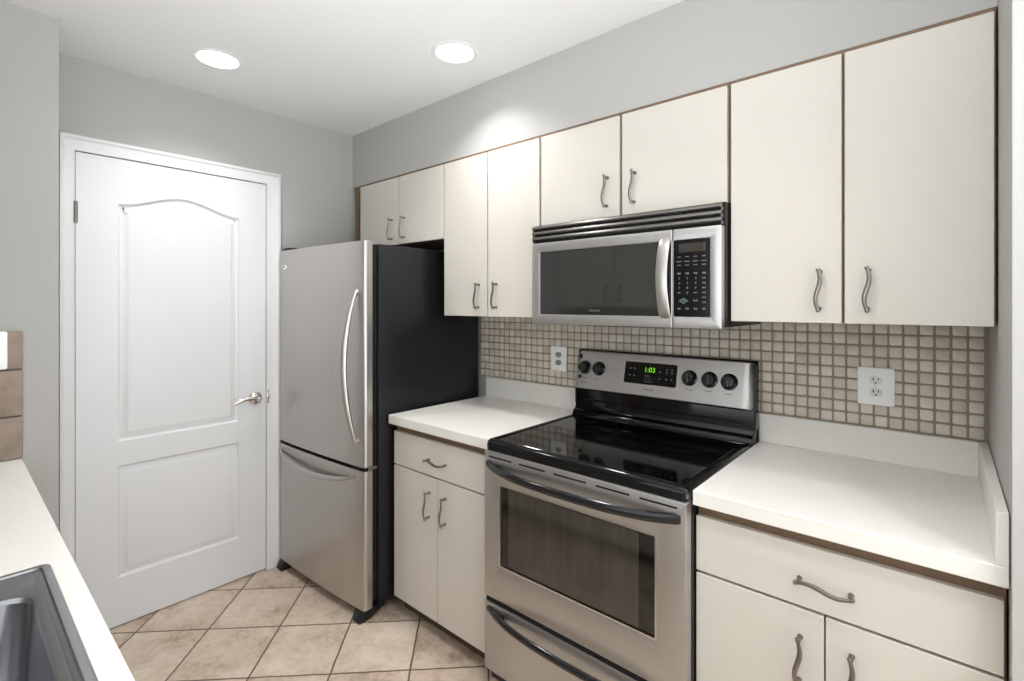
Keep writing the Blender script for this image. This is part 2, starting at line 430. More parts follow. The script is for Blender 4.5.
# ------------------------------------------------------------------ cabinet pulls and cabinets
def pull_mesh(c, axis, n_out=(0, -1, 0), L=0.114, A=0.0055):
    """S-curved strap pull centred at c on a front facing n_out; axis 'z' upright or 'x' level"""
    o = Vector(n_out); c = Vector(c)
    al = Vector((0, 0, 1)) if axis == 'z' else Vector((-1, 0, 0))
    lat = Vector((1, 0, 0)) if axis == 'z' else Vector((0, 0, 1))
    mb = MB(); pts = []; tp = []
    for i in range(25):
        t = i/24; sv = (0.5-t)*L
        off = 0.026+0.004*math.sin(PI*t)
        pts.append(c+al*sv+lat*(A*math.sin(2*PI*t))+o*off); tp.append(0.72+0.35*math.sin(PI*t))
    mb.tube(pts, 0.0056, 0.0038, up=tuple(o), n=10, taper=tp)
    for sgn in (1, -1):
        k = 1 if sgn > 0 else 23
        e = pts[k]; base = e-o*(e-c).dot(o)
        mb.tube([base, base+o*0.004, base+o*0.010, e], 0.0052, 0.0052, up=tuple(al), n=10, taper=[1.25, 1.1, 0.85, 0.9])
        tip = pts[0] if sgn > 0 else pts[24]
        mb.lathe([(0, -0.005), (0.0042, -0.003), (0.0055, 0), (0.0042, 0.003), (0, 0.005)], tip, tuple(o), n=12)
    return mb

def front(x0, x1, z0, z1, yf, parent, name, pull=None, axis='z', th=0.019):
    d = MB().box(x0, x1, yf, yf+th, z0, z1, 0.0014, 1)
    dp = part(d, name, M['laminate'], parent)
    if pull: part(pull_mesh((pull[0], yf, pull[1]), axis), 'handle', M['pull'], dp)
    return dp

def wall_cabinet(label, x0, x1, z0, z1, mid, pz, group, yf=1.635, gap=0.0035, stile_l=0.0, margin=0.004):
    t = thing('wall_cabinet', label, 'cabinet', ((x0+x1)/2, YW-0.004, z0), group=group)
    c = MB(); yb = yf+0.0195; th = 0.018
    c.box(x0, x0+th, yb, YW-0.005, z0, z1).box(x1-th, x1, yb, YW-0.005, z0, z1)
    c.box(x0+th, x1-th, yb+0.002, YW-0.005, z0+0.001, z0+th).box(x0+th, x1-th, yb+0.002, YW-0.005, z1-th, z1)
    c.box(x0+th, x1-th, YW-0.012, YW-0.005, z0+th, z1-th)
    part(c, 'carcass', M['wood'], t, 'brown wood cabinet box')
    # face frame: the brown edges seen round and between the doors
    f = MB()
    f.box(x0, x0+0.035, yb-0.001, yb+0.016, z0, z1).box(x1-0.035, x1, yb-0.001, yb+0.016, z0, z1)
    f.box(x0+0.035, x1-0.035, yb-0.001, yb+0.016, z1-0.04, z1).box(x0+0.035, x1-0.035, yb-0.001, yb+0.016, z0, z0+0.03)
    f.box(mid-0.02, mid+0.02, yb-0.001, yb+0.016, z0+0.03, z1-0.04)
    part(f, 'face_frame', M['wood'], t, 'brown wood front frame')
    dz1 = z1-0.016
    front(x0+margin+stile_l, mid-gap, z0-0.002, dz1, yf, t, 'door', (mid-0.056, pz))
    front(mid+gap, x1-margin, z0-0.002, dz1, yf, t, 'door', (mid+0.056, pz))
    return t
G = 'wall cabinets under the soffit'
ZT = 2.1295
wall_cabinet('short two-door almond wall cabinet above the fridge, in the corner', 0.037, 0.863, 1.748, ZT, 0.4905, 1.832, G, stile_l=0.076)
wall_cabinet('tall narrow two-door almond wall cabinet between the fridge cabinet and the microwave', 0.8645, 1.4685, 1.365, ZT, 1.1665, 1.457, G)
wall_cabinet('short two-door almond wall cabinet directly above the microwave', 1.470, 2.2265, 1.745, ZT, 1.844, 1.839, G, margin=0.006, gap=0.0055)
wall_cabinet('large two-door almond wall cabinet at the right end, over the right counter', 2.228, 2.8335, 1.368, ZT, 2.529, 1.459, G)

def base_cabinet(label, x0, x1, mid, group, yf=1.365, fx0=None, fx1=None, px=None):
    fx0 = fx0 or x0+0.003; fx1 = fx1 or x1-0.003
    t = thing('base_cabinet', label, 'cabinet', ((x0+x1)/2, YW-0.006, 0), group=group)
    c = MB(); yb = yf+0.020; z1 = 0.8735
    c.box(x0, x0+0.018, yb, YW-0.006, 0.08, z1).box(x1-0.018, x1, yb, YW-0.006, 0.08, z1)
    c.box(x0+0.018, x1-0.018, yb+0.016, YW-0.006, 0.08, 0.098).box(x0+0.018, x1-0.018, YW-0.02, YW-0.006, 0.098, z1)
    part(c, 'carcass', M['wood'], t, 'brown wood cabinet box')
    f = MB()
    f.box(x0, x0+0.035, yb-0.001, yb+0.016, 0.08, z1).box(x1-0.035, x1, yb-0.001, yb+0.016, 0.08, z1)
    f.box(x0+0.035, x1-0.035, yb-0.001, yb+0.016, z1-0.05, z1).box(x0+0.035, x1-0.035, yb-0.001, yb+0.016, 0.665, 0.715)
    f.box(x0+0.035, x1-0.035, yb-0.001, yb+0.016, 0.08, 0.11).box(mid-0.02, mid+0.02, yb-0.001, yb+0.016, 0.11, 0.665)
    part(f, 'face_frame', M['wood'], t, 'brown wood front frame')
    part(MB().box(x0, x1, yf+0.062, yf+0.078, 0.0005, 0.080), 'toe_kick', M['toe'], t, 'dark brown recessed toe board')
    front(fx0, fx1, 0.6895, 0.8385, yf, t, 'drawer', (px or mid, 0.755), 'x')
    front(fx0, mid-0.0018, 0.081, 0.6825, yf, t, 'door', (mid-0.052, 0.563))
    front(mid+0.0018, fx1, 0.081, 0.6825, yf, t, 'door', (mid+0.052, 0.563))
    return t
base_cabinet('almond base cabinet with drawer and two doors between fridge and range', 0.828, 1.455, 1.134, 'base cabinets along the range wall')
base_cabinet('almond base cabinet with drawer and two doors right of the range', 2.2240, 2.833, 2.528, 'base cabinets along the range wall', fx0=2.2245, fx1=2.829)

# ------------------------------------------------------------------ counters on the range wall
def counter(label, x0, x1, side_splash):
    t = thing('countertop', label, 'countertop', ((x0+x1)/2, 1.66, 0.874), group='countertops')
    part(MB().box(x0, x1, 1.341, YW-0.002, 0.874, 0.914, 0.0015, 1), 'worktop', M['counter'], t)
    part(MB().box(x0, x1-(0.0195 if side_splash else 0), 1.979, YW-0.002, 0.9142, 1.018, 0.0012, 1), 'backsplash_strip', M['counter'], t)
    if side_splash:
        part(MB().box(x1-0.019, x1, 1.343, YW-0.002, 0.9142, 1.018, 0.0012, 1), 'side_splash', M['counter'], t)
    return t
counter('short off-white countertop between the fridge and the range', 0.822, 1.456, False)
counter('off-white countertop right of the range with raised strip against the short wall', 2.2240, 2.8345, True)

# mosaic backsplash: small rounded tiles on a brown grout bed
def mosaic():
    t = thing('tile_backsplash', 'beige mosaic tile backsplash with brown grout on the range wall', 'backsplash', (1.8, YW, 1.0185))
    x0, x1, z0, z1 = 0.768, 2.8355, 1.0185, 1.3645
    part(MB().box(x0, x1, YW-0.0035, YW-0.0002, z0, z1), 'grout_bed', M['grout'], t, 'brown grout')
    b = bmesh.new(); p = 0.0377; w = 0.0316
    nx = int((2.830-x0)/p)+1; nz = 10
    for i in range(nx):
        for k in range(nz):
            cx = 2.830-(i+0.5)*p+random.uniform(-.0004, .0004); cz = 1.0205+(k+0.5)*p+random.uniform(-.0004, .0004)
            top = min(cz+w/2, z1-0.001)
            if top-(cz-w/2) < 0.006: continue
            left = max(cx-w/2, x0+0.001)
            if cx+w/2-left < 0.008: continue
            y1 = YW-0.0072+random.uniform(-.0003, .0003)
            A = []; 
            for (ins, yy) in ((0, YW-0.003), (0.0, YW-0.0058), (0.0022, y1)):
                A.append([b.verts.new((u, yy, v)) for u, v in rrect(left+ins, cx+w/2-ins, cz-w/2+ins, top-ins, 0.0045-ins*0.5, 2)])
            for r0, r1 in zip(A, A[1:]):
                for j in range(len(r0)): b.faces.new((r0[j], r0[(j+1) % len(r0)], r1[(j+1) % len(r0)], r1[j]))
            b.faces.new(A[-1])
    bmesh.ops.recalc_face_normals(b, faces=b.faces)
    mb = MB(); mb._merge(b)
    # tone by cell needs world coordinates: keep the mesh offset at zero by a zero-origin part
    o = part(mb, 'mosaic_tiles', M['mosaic'], t)
    return t
mosaic()

def outlet(label, cx, cz, w, h, face, sock, group):
    yw = YW-0.0074
    t = thing('wall_outlet', label, 'outlet', (cx, yw, cz-h/2), group=group)
    part(MB().prism(rrect(cx-w/2, cx+w/2, cz-h/2, cz+h/2, 0.006, 4), yw-0.006, yw, 'y', 0.0018), 'cover_plate', face, t)
    for s_ in (1, -1):
        zc = cz+s_*0.0195
        pts = []
        for i in range(28):
            a = 2*PI*i/28; pts.append((cx+0.0172*math.cos(a), zc+max(-0.0125, min(0.0125, 0.0165*math.sin(a)))))
        so = part(MB().prism(pts, yw-0.0072, yw-0.0055, 'y'), 'socket', sock, t)
        sl = MB()
        sl.box(cx-0.0078, cx-0.0052, yw-0.0075, yw-0.0068, zc-0.001, zc+0.0085)
        sl.box(cx+0.0054, cx+0.0076, yw-0.0075, yw-0.0068, zc+0.0005, zc+0.0078)
        sl.lathe([(0, 0), (0.0026, 0), (0.0026, 0.0007), (0, 0.0007)], (cx, yw-0.0068, zc-0.0072), (0, -1, 0), n=12)
        part(sl, 'slot', M['dark'], so)
    part(MB().lathe([(0, 0), (0.0032, 0), (0.0026, 0.0012), (0, 0.0015)], (cx, yw-0.0055, cz), (0, -1, 0), n=14), 'screw', sock, t)
    return t
outlet('white oversized duplex outlet plate on the mosaic right of the range', 2.572, 1.153, 0.098, 0.122, M['plate'], M['socket_w'], 'wall outlets')
outlet('white duplex outlet plate with grey sockets on the mosaic left of the range', 1.311, 1.152, 0.092, 0.120, M['plate'], M['socket_g'], 'wall outlets')

# ------------------------------------------------------------------ refrigerator (local frame: x along the front, y to the back)
def fridge():
    t = thing('refrigerator', 'steel bottom-freezer refrigerator with black sides beside the white door', 'refrigerator', (0.0278, 1.1873, 0), rotz=math.radians(2.5))
    W_ = 0.772
    ORIG[t.name] = (0, 0, 0)
    part(MB().box(0.014, W_+0.011, 0.078, 0.745, 0.055, 1.693, 0.004), 'body', M['enamel'], t, 'black textured cabinet')
    part(MB().box(0.012, W_-0.006, 0.05, 0.08, 0.075, 1.69), 'door_gasket', M['dark'], t, 'black door seal')
    # contoured doors: the face swells a little and rolls back at both upright edges
    def door_mesh(z0, z1):
        pts = []
        R = 0.014
        for i in range(7):
            a = PI/2*i/6; pts.append((R-R*math.cos(a), R*1.2-R*1.2*math.sin(a)+0.010))
        for i in range(1, 12):
            u = R+(W_-2*R)*i/12; k = (u-W_/2)/(W_/2); pts.append((u, 0.010*k*k))
        for i in range(7):
            a = PI/2*(1-i/6); pts.append((W_-R+R*math.cos(a), R*1.2-R*1.2*math.sin(a)+0.010))
        pts += [(W_, 0.052), (0, 0.052)]
        return MB().prism(pts, z0, z1, 'z')
    d = part(door_mesh(0.689, 1.704), 'refrigerator_door', M['steel_v'], t, 'tall upper steel door', angle=50)
    z = part(door_mesh(0.051, 0.672), 'freezer_drawer', M['steel_v'], t, 'lower steel freezer drawer', angle=50)
    # bowed bar handle, upper right
    pts = []; tp = []
    x = W_-0.052
    for i in range(29):
        k = i/28; zz = 0.800+(1.478-0.800)*k
        b = math.sin(PI*k)
        pts.append((x+0.004-0.018*b, -0.002-0.052*b**0.75, zz)); tp.append(0.75+0.45*b)
    h = MB().tube(pts, 0.0155, 0.0125, up=(0, -1, 0), n=12, taper=tp)
    for zz in (0.802, 1.476):
        h.lathe([(0, -0.004), (0.013, -0.002), (0.013, 0.004), (0.009, 0.012), (0, 0.014)], (x, 0.008, zz), (0, -1, 0), n=16)
    part(h, 'handle', M['steel_v'], d, 'bowed upright steel handle')
    # oval emblem with a swoosh
    e = MB(); pr = [(0.070+0.017*math.cos(2*PI*i/28), 1.615+0.011*math.sin(2*PI*i/28)) for i in range(28)]
    e.prism(pr, 0.0008, 0.010, 'y')
    eo = part(e, 'emblem', M['plate'], d, 'small white oval badge')
    e2 = MB(); e2.tube([(0.058, 0.0006, 1.611), (0.066, 0.0002, 1.616), (0.073, 0.0002, 1.619), (0.081, 0.0004, 1.618), (0.073, 0.0002, 1.614), (0.068, 0.0004, 1.612)], 0.0018, 0.001, up=(0, -1, 0), n=6)
    part(e2, 'swoosh', M['print_d'], eo)
    # curved pocket handle along the top of the freezer drawer
    pts = []; tp = []
    for i in range(25):
        k = i/24; xx = 0.03+(W_-0.085)*k; b = math.sin(PI*k)
        pts.append((xx, 0.002-0.030*b**0.6, 0.640-0.050*b**0.8+0.004)); tp.append(0.55+0.6*b)
    h2 = MB().tube(pts, 0.010, 0.013, up=(0, 0, 1), n=12, taper=tp)
    part(h2, 'handle', M['steel_v'], z, 'curved level steel handle')
    part(MB().prism([(0.03, 0.640), (0.05, 0.648), (W_-0.08, 0.648), (W_-0.055, 0.640), (W_*0.72, 0.606), (W_/2, 0.596), (W_*0.25, 0.606)], 0.0005, 0.0185, 'y').shift((0, -0.0005, 0)), 'grip_recess', M['steel_v'], z, 'shaded recess behind the level handle')
    part(MB().vbox(0.002, 0.125, 0.03, 0.12, 1.693, 1.712, 0.02).vbox(0.006, 0.10, 0.02, 0.10, 1.711, 1.719, 0.02), 'hinge_cover', M['plastic'], t, 'black top hinge cover')
    part(MB().box(0.02, W_-0.02, 0.122, 0.135, 0.02, 0.0545), 'toe_grille', M['plastic'], t, 'black grille under the drawer')
    part(MB().box(W_-0.004, W_+0.004, 0.03, 0.075, 0.674, 0.687, 0.002), 'middle_hinge', M['steel_dk'], t)
    for xx in (0.012, W_-0.058):
        f = MB().prism([(0.012, 0.050), (0.12, 0.050), (0.12, 0.03), (0.085, 0.018), (0.035, 0.0), (-0.008, 0.0), (-0.014, 0.012), (-0.002, 0.032)], xx, xx+0.05, 'x', 0.003)
        part(f, 'foot', M['plastic'], t, 'black levelling foot')
    for xx in (0.05, W_-0.05):
        part(MB().lathe([(0, 0), (0.02, 0), (0.02, 0.03), (0, 0.03)], (xx-0.015, 0.66, 0.020), (1, 0, 0), n=16).box(xx-0.012, xx+0.012, 0.645, 0.675, 0.02, 0.056), 'roller', M['plastic'], t)
    ORIG[t.name] = (0, 0, 0)
    return t
fridge()

# ------------------------------------------------------------------ range
def bow_handle(x0, x1, yb, z, bow, rx, rz, horn=0.0, dz=0.0, n=65, pw=3.2):
    """bowed black bar with spreading ends that run into the front"""
    b = bmesh.new(); rings = []
    for i in range(n):
        k = i/(n-1); u = abs(2*k-1)
        prof = 1-u**pw
        x = x0+(x1-x0)*k; y = yb+0.004-(bow+0.008)*prof; zz = z+dz*prof
        hgt = rz*(1+0.15*u**3); dep = rx
        m = 12; ring = []
        for j in range(m):
            a = 2*PI*j/m
            ring.append(b.verts.new((x, y+math.cos(a)*dep+0.004*u, zz+math.sin(a)*hgt)))
        rings.append(ring)
    for r0, r1 in zip(rings, rings[1:]):
        for j in range(12): b.faces.new((r0[j], r0[(j+1) % 12], r1[(j+1) % 12], r1[j]))
    b.faces.new(rings[0]); b.faces.new(rings[-1])
    bmesh.ops.recalc_face_normals(b, faces=b.faces)
    mb = MB(); mb._merge(b)
    # end webs
    for xe, s_ in ((x0, 1), (x1, -1)) if horn else ():
        w = [(xe+horn*s_, yb+0.002), (xe, yb+0.002)]
        for i in range(9):
            k = (i/8)*horn/abs(x1-x0); u = 1-2*k
            w.append((xe+horn*s_*i/8, yb+0.004-(bow+0.008)*(1-u**pw)))
        mb.prism(w, z+dz*0.5-rz*0.75, z+dz*0.5+rz*0.75, 'z')
    return mb

def stove():
    X0, X1 = 1.4605, 2.2210; YF = 1.31
    t = thing('range', 'freestanding steel electric range with black glass cooktop between the two counters', 'range', ((X0+X1)/2, 1.65, 0))
    part(MB().box(X0+0.002, X1-0.001, 1.348, 1.965, 0.03, 0.884, 0.002), 'body', M['enamel'], t, 'black range body')
    for xx in (X0+0.04, X1-0.08):
        for yy in (1.40, 1.88):
            part(MB().lathe([(0, 0), (0.018, 0), (0.018, 0.008), (0.010, 0.010), (0.010, 0.032), (0, 0.032)], (xx+0.02, yy, 0.0), (0, 0, 1), n=16), 'foot', M['plastic'], t)
    # oven door: steel frame around a dark window
    dx0, dx1, dz0, dz1 = X0+0.003, X1-0.003, 0.354, 0.884
    wx0, wx1, wz0, wz1 = 1.545, 2.130, 0.485, 0.770
    P = lambda u, v, d: (u, d, v)
    fr = MB()
    ring_plate(fr, rrect(dx0, dx1, dz0, dz1, 0.004, 5), rrect(wx0, wx1, wz0, wz1, 0.003, 5), P, YF, 1.346)
    bmesh.ops.bevel(fr.bm, geom=[e for e in fr.bm.edges if abs(e.verts[0].co.y-YF) < 1e-5 and abs(e.verts[1].co.y-YF) < 1e-5 and e.calc_face_angle(0) > 0.8], offset=0.0035, segments=2, profile=0.5, affect='EDGES')
    d = part(fr, 'oven_door', M['steel'], t, 'steel oven door')
    part(MB().box(wx0-0.002, wx1+0.002, YF+0.0045, YF+0.012, wz0-0.002, wz1+0.002), 'oven_window', M['oven_glass'], d, 'dark glass oven window')
    part(MB().box(1.578, 2.078, YF+0.0040, YF+0.006, wz0+0.004, wz1-0.006), 'inner_pane', M['oven_pane'], d, 'smoky centre of the window with reflection streaks in its colour')
    rim = MB()
    ring_plate(rim, rrect(wx0-0.0055, wx1+0.0055, wz0-0.0055, wz1+0.0055, 0.005, 4), rrect(wx0, wx1, wz0, wz1, 0.003, 4), P, YF-0.0015, YF+0.006)
    part(rim, 'window_trim', M['chrome'], d, 'bright narrow window trim')
    for xa, xb in ((1.487, 1.597), (1.631, 1.743), (1.778, 1.903), (1.938, 2.051), (2.083, 2.194)):
        part(MB().box(xa, xb, YF-0.0006, YF+0.004, 0.8630, 0.8685), 'vent_slot', M['dark'], d, 'black vent slot')
    part(bow_handle(1.474, 2.204, YF, 0.836, 0.050, 0.010, 0.0140, dz=-0.006, horn=0.03), 'handle', M['handle_blk'], d, 'black bowed handle')
    # storage drawer
    sd = part(MB().box(dx0, dx1, YF+0.002, 1.346, 0.085, 0.334, 0.003), 'storage_drawer', M['steel'], t, 'steel storage drawer')
    part(MB().box(dx0+0.006, dx1-0.006, YF+0.006, 1.346, 0.3345, 0.3535), 'drawer_gap', M['dark'], t, 'black gap above the drawer')
    part(bow_handle(1.474, 2.204, YF+0.002, 0.306, 0.044, 0.009, 0.013, horn=0.085, dz=-0.004), 'handle', M['handle_blk'], sd, 'black bowed handle')
    part(MB().box(dx0+0.01, dx1-0.01, 1.352, 1.37, 0.03, 0.084), 'kick_plate', M['plastic'], t)
    # cooktop: raised rolled frame and a glass plate
    ct = MB()
    out = rrect(X0-0.002, X1+0.0005, 1.318, 1.935, 0.022, 5); b = bmesh.new()
    steps = ((0.0, 0.8845), (-0.001, 0.902), (0.002, 0.914), (0.010, 0.9215), (0.018, 0.9225), (0.026, 0.920), (0.030, 0.9165))
    rings = []
    for ins, zz in steps:
        q = inset_poly(out, ins) if ins else out
        rings.append([b.verts.new((u, v, zz)) for u, v in q])
    for r0, r1 in zip(rings, rings[1:]):
        for j in range(len(r0)): b.faces.new((r0[j], r0[(j+1) % len(r0)], r1[(j+1) % len(r0)], r1[j]))
    b.faces.new(rings[0])
    b.faces.new(rings[-1])
    bmesh.ops.recalc_face_normals(b, faces=b.faces); ct._merge(b)
    c = part(ct, 'cooktop', M['gloss'], t, 'black gloss cooktop frame', angle=60)
    g = part(MB().box(X0+0.030, X1-0.030, 1.352, 1.900, 0.9155, 0.9185, 0.001, 1), 'glass_plate', M['glass_top'], c, 'black ceramic glass')
    for (bx, by, r) in ((1.655, 1.475, 0.115), (2.030, 1.475, 0.085), (1.655, 1.76, 0.085), (2.030, 1.76, 0.105)):
        rg = MB(); rg.lathe([(r, 0), (r+0.0022, 0), (r+0.0022, 0.0002), (r, 0.0002), (r, 0)], (bx, by, 0.9185), (0, 0, 1), n=56, caps=False)
        part(rg, 'burner_ring', M['ring'], c, 'faint grey burner outline')
    # back guard, black below and behind the steel panel
    bg = MB().prism([(1.886, 0.9165), (1.898, 0.938), (1.912, 0.946), (1.920, 0.962), (1.924, 1.030), (1.930, 1.040), (1.958, 1.204), (1.964, 1.210), (1.974, 1.210), (1.974, 0.886), (1.93, 0.886)], X0-0.002, X1+0.0012, 'x', 0.0015)
    bgo = part(bg, 'backguard', M['gloss'], t, 'black gloss backguard', angle=40)
    part(MB().tube([(X0+0.03, 1.9215, 0.985), (X0+0.06, 1.918, 0.988), (X1-0.06, 1.918, 0.988), (X1-0.03, 1.9215, 0.985)], 0.004, 0.004, n=8), 'ridge', M['gloss'], bgo)
    dv = Vector((0, 0.04, 0.168)).normalized(); nv = Vector((0, -0.168, 0.04)).normalized()
    base = Vector((0, 1.91, 1.036))
    def Q(x, s_, n_=0.0): return tuple(base+Vector((x, 0, 0))+dv*s_+nv*n_)
    pm = MB(); b = bmesh.new(); xa, xb, r_ = X0-0.002, 2.2165, 0.010
    xs = [xa+r_*(1-math.cos(PI/2*i/5)) for i in range(6)]+[xa+0.02, xa+0.2, xb-0.2, xb-0.05]+[xb-0.036+0.026*i/6 for i in range(7)]+[xb-r_*(1-math.sin(PI/2*i/5)) for i in range(1, 6)]
    rows = []
    for x in xs:
        e = max(0, xa+r_-x, x-(xb-r_)); ds = r_-math.sqrt(max(0, r_*r_-e*e))
        q = max(0, x-(xb-0.036))/0.036; n_ = -0.016*q**2.4
        q2 = max(0, (xa+0.010)-x)/0.010; n_ -= 0.004*q2**2
        lo, hi = 0.002+ds, 0.176-ds
        rows.append([b.verts.new(Q(x, a_, b_)) for a_, b_ in ((lo, -0.020), (lo, n_-0.002), (lo+0.002, n_), (hi-0.005, n_), (hi, n_-0.004), (hi, -0.020))])
    for r0, r1 in zip(rows, rows[1:]):
        for j in range(6): b.faces.new((r0[j], r0[(j+1) % 6], r1[(j+1) % 6], r1[j]))
    b.faces.new(rows[0]); b.faces.new(rows[-1])
    bmesh.ops.recalc_face_normals(b, faces=b.faces); pm._merge(b)
    for ex in (X0-0.0105, 2.2170):
        part(MB().prism([(1.925, 0.960), (1.924, 1.030), (1.930, 1.040), (1.954, 1.190), (1.957, 1.203), (1.963, 1.209), (1.974, 1.209), (1.974, 0.960)], ex, ex+0.0085, 'x', 0.003), 'end_cap', M['gloss'], t, 'black backguard end cap')
    cp = part(pm, 'control_panel', M['steel'], t, 'steel control panel')
    for kx, ks in ((1.499, 0.097), (1.574, 0.097), (1.983, 0.095), (2.061, 0.096), (2.134, 0.095)):
        k = MB().lathe([(0, 0), (0.031, 0), (0.031, 0.004), (0.027, 0.007), (0.0245, 0.020), (0.021, 0.024), (0, 0.0245)], Q(kx, ks, 0.0003), nv, n=32)
        gp = MB().box(-0.006, 0.006, -0.0225, 0.0225, 0.018, 0.030, 0.003)
        gp.xf(plane_mtx(Q(kx, ks), (1, 0, 0), dv))
        ko = part(k, 'knob', M['handle_blk'], cp, 'black control knob')
        part(gp, 'grip', M['handle_blk'], ko)
        ptr_ = MB().box(-0.001, 0.001, 0.006, 0.021, 0.0300, 0.0306); ptr_.xf(plane_mtx(Q(kx, ks), (1, 0, 0), dv))
        part(ptr_, 'pointer_line', M['print_w'], ko)
    fm = MB(); ring_plate(fm, rrect(1.697, 1.937, 0.046, 0.146, 0.010, 4), rrect(1.7015, 1.9325, 0.0505, 0.1415, 0.008, 4), lambda u, v, dd: Q(u, v, dd), 0.0022, -0.001)
    di = MB(); di.prism(rrect(1.701, 1.933, 0.050, 0.142, 0.008, 4), 0.0, 0.0014, 'z')
    di.xf(Matrix(((1, 0, 0, base.x), (0, dv.y, nv.y, base.y), (0, dv.z, nv.z, base.z), (0, 0, 0, 1))))
    dp = part(di, 'display_panel', M['panel'], cp, 'black clock and keypad panel')
    part(fm, 'display_trim', M['chrome'], dp, 'bright display surround')
    text_part('1:03', 0.029, 'clock_digits', M['led'], dp, plane_mtx(Q(1.815, 0.111, 0.0016), (1, 0, 0), dv), 'green lit clock digits reading 1:03')
    for (u, v) in ((1.727, 0.113), (1.746, 0.113), (1.727, 0.084), (1.747, 0.084), (1.861, 0.107), (1.861, 0.078), (1.889, 0.118), (1.911, 0.118), (1.889, 0.107), (1.911, 0.107), (1.889, 0.080), (1.911, 0.080)):
        kb = MB(); kb.prism([(0.0042*math.cos(2*PI*i/12), 0.003*math.sin(2*PI*i/12)) for i in range(12)], 0.0, 0.0003, 'z'); kb.xf(plane_mtx(Q(u, v, 0.0015), (1, 0, 0), dv))
        part(kb, 'key', M['print_w'], dp)
    for v, w in ((0.090, 0.02), (0.083, 0.024), (0.073, 0.032), (0.063, 0.036)):
        kb = MB().box(0, w, -0.0008, 0.0008, 0, 0.0003); kb.xf(plane_mtx(Q(1.795, v, 0.0015), (1, 0, 0), dv)); part(kb, 'key_print', M['print_w'], dp)
    text_part('KENMORE', 0.0088, 'brand_lettering', M['print_d'], cp, plane_mtx(Q(1.817, 0.030, 0.0004), (1, 0, 0), dv), 'small dark lettering')
    for (u, v, w) in ((1.507, 0.051, 0.022), (1.503, 0.030, 0.028), (1.570, 0.051, 0.020), (1.975, 0.051, 0.012), (1.993, 0.049, 0.014), (2.061, 0.052, 0.026), (2.135, 0.049, 0.026)):
        lb = MB(); n_ = max(3, int(w/0.006))
        for i in range(n_): lb.box(-w/2+i*w/n_, -w/2+(i+0.65)*w/n_, -0.0017, 0.0017, 0, 0.0003)
        lb.xf(plane_mtx(Q(u, v, 0.0003), (1, 0, 0), dv)); part(lb, 'knob_print', M['print_d'], cp)
    sq = MB().box(-0.007, 0.007, -0.010, 0.010, 0, 0.0006); sq.xf(plane_mtx(Q(1.471, 0.146, 0), (1, 0, 0), dv)); part(sq, 'indicator_window', M['panel'], cp, 'small black indicator window')
    part(MB().lathe([(0, 0), (0.0085, 0), (0.0085, 0.004), (0.007, 0.006), (0, 0.006)], Q(1.480, 0.055), nv, n=18), 'push_button', M['handle_blk'], cp, 'small round black button')
    return t
stove()

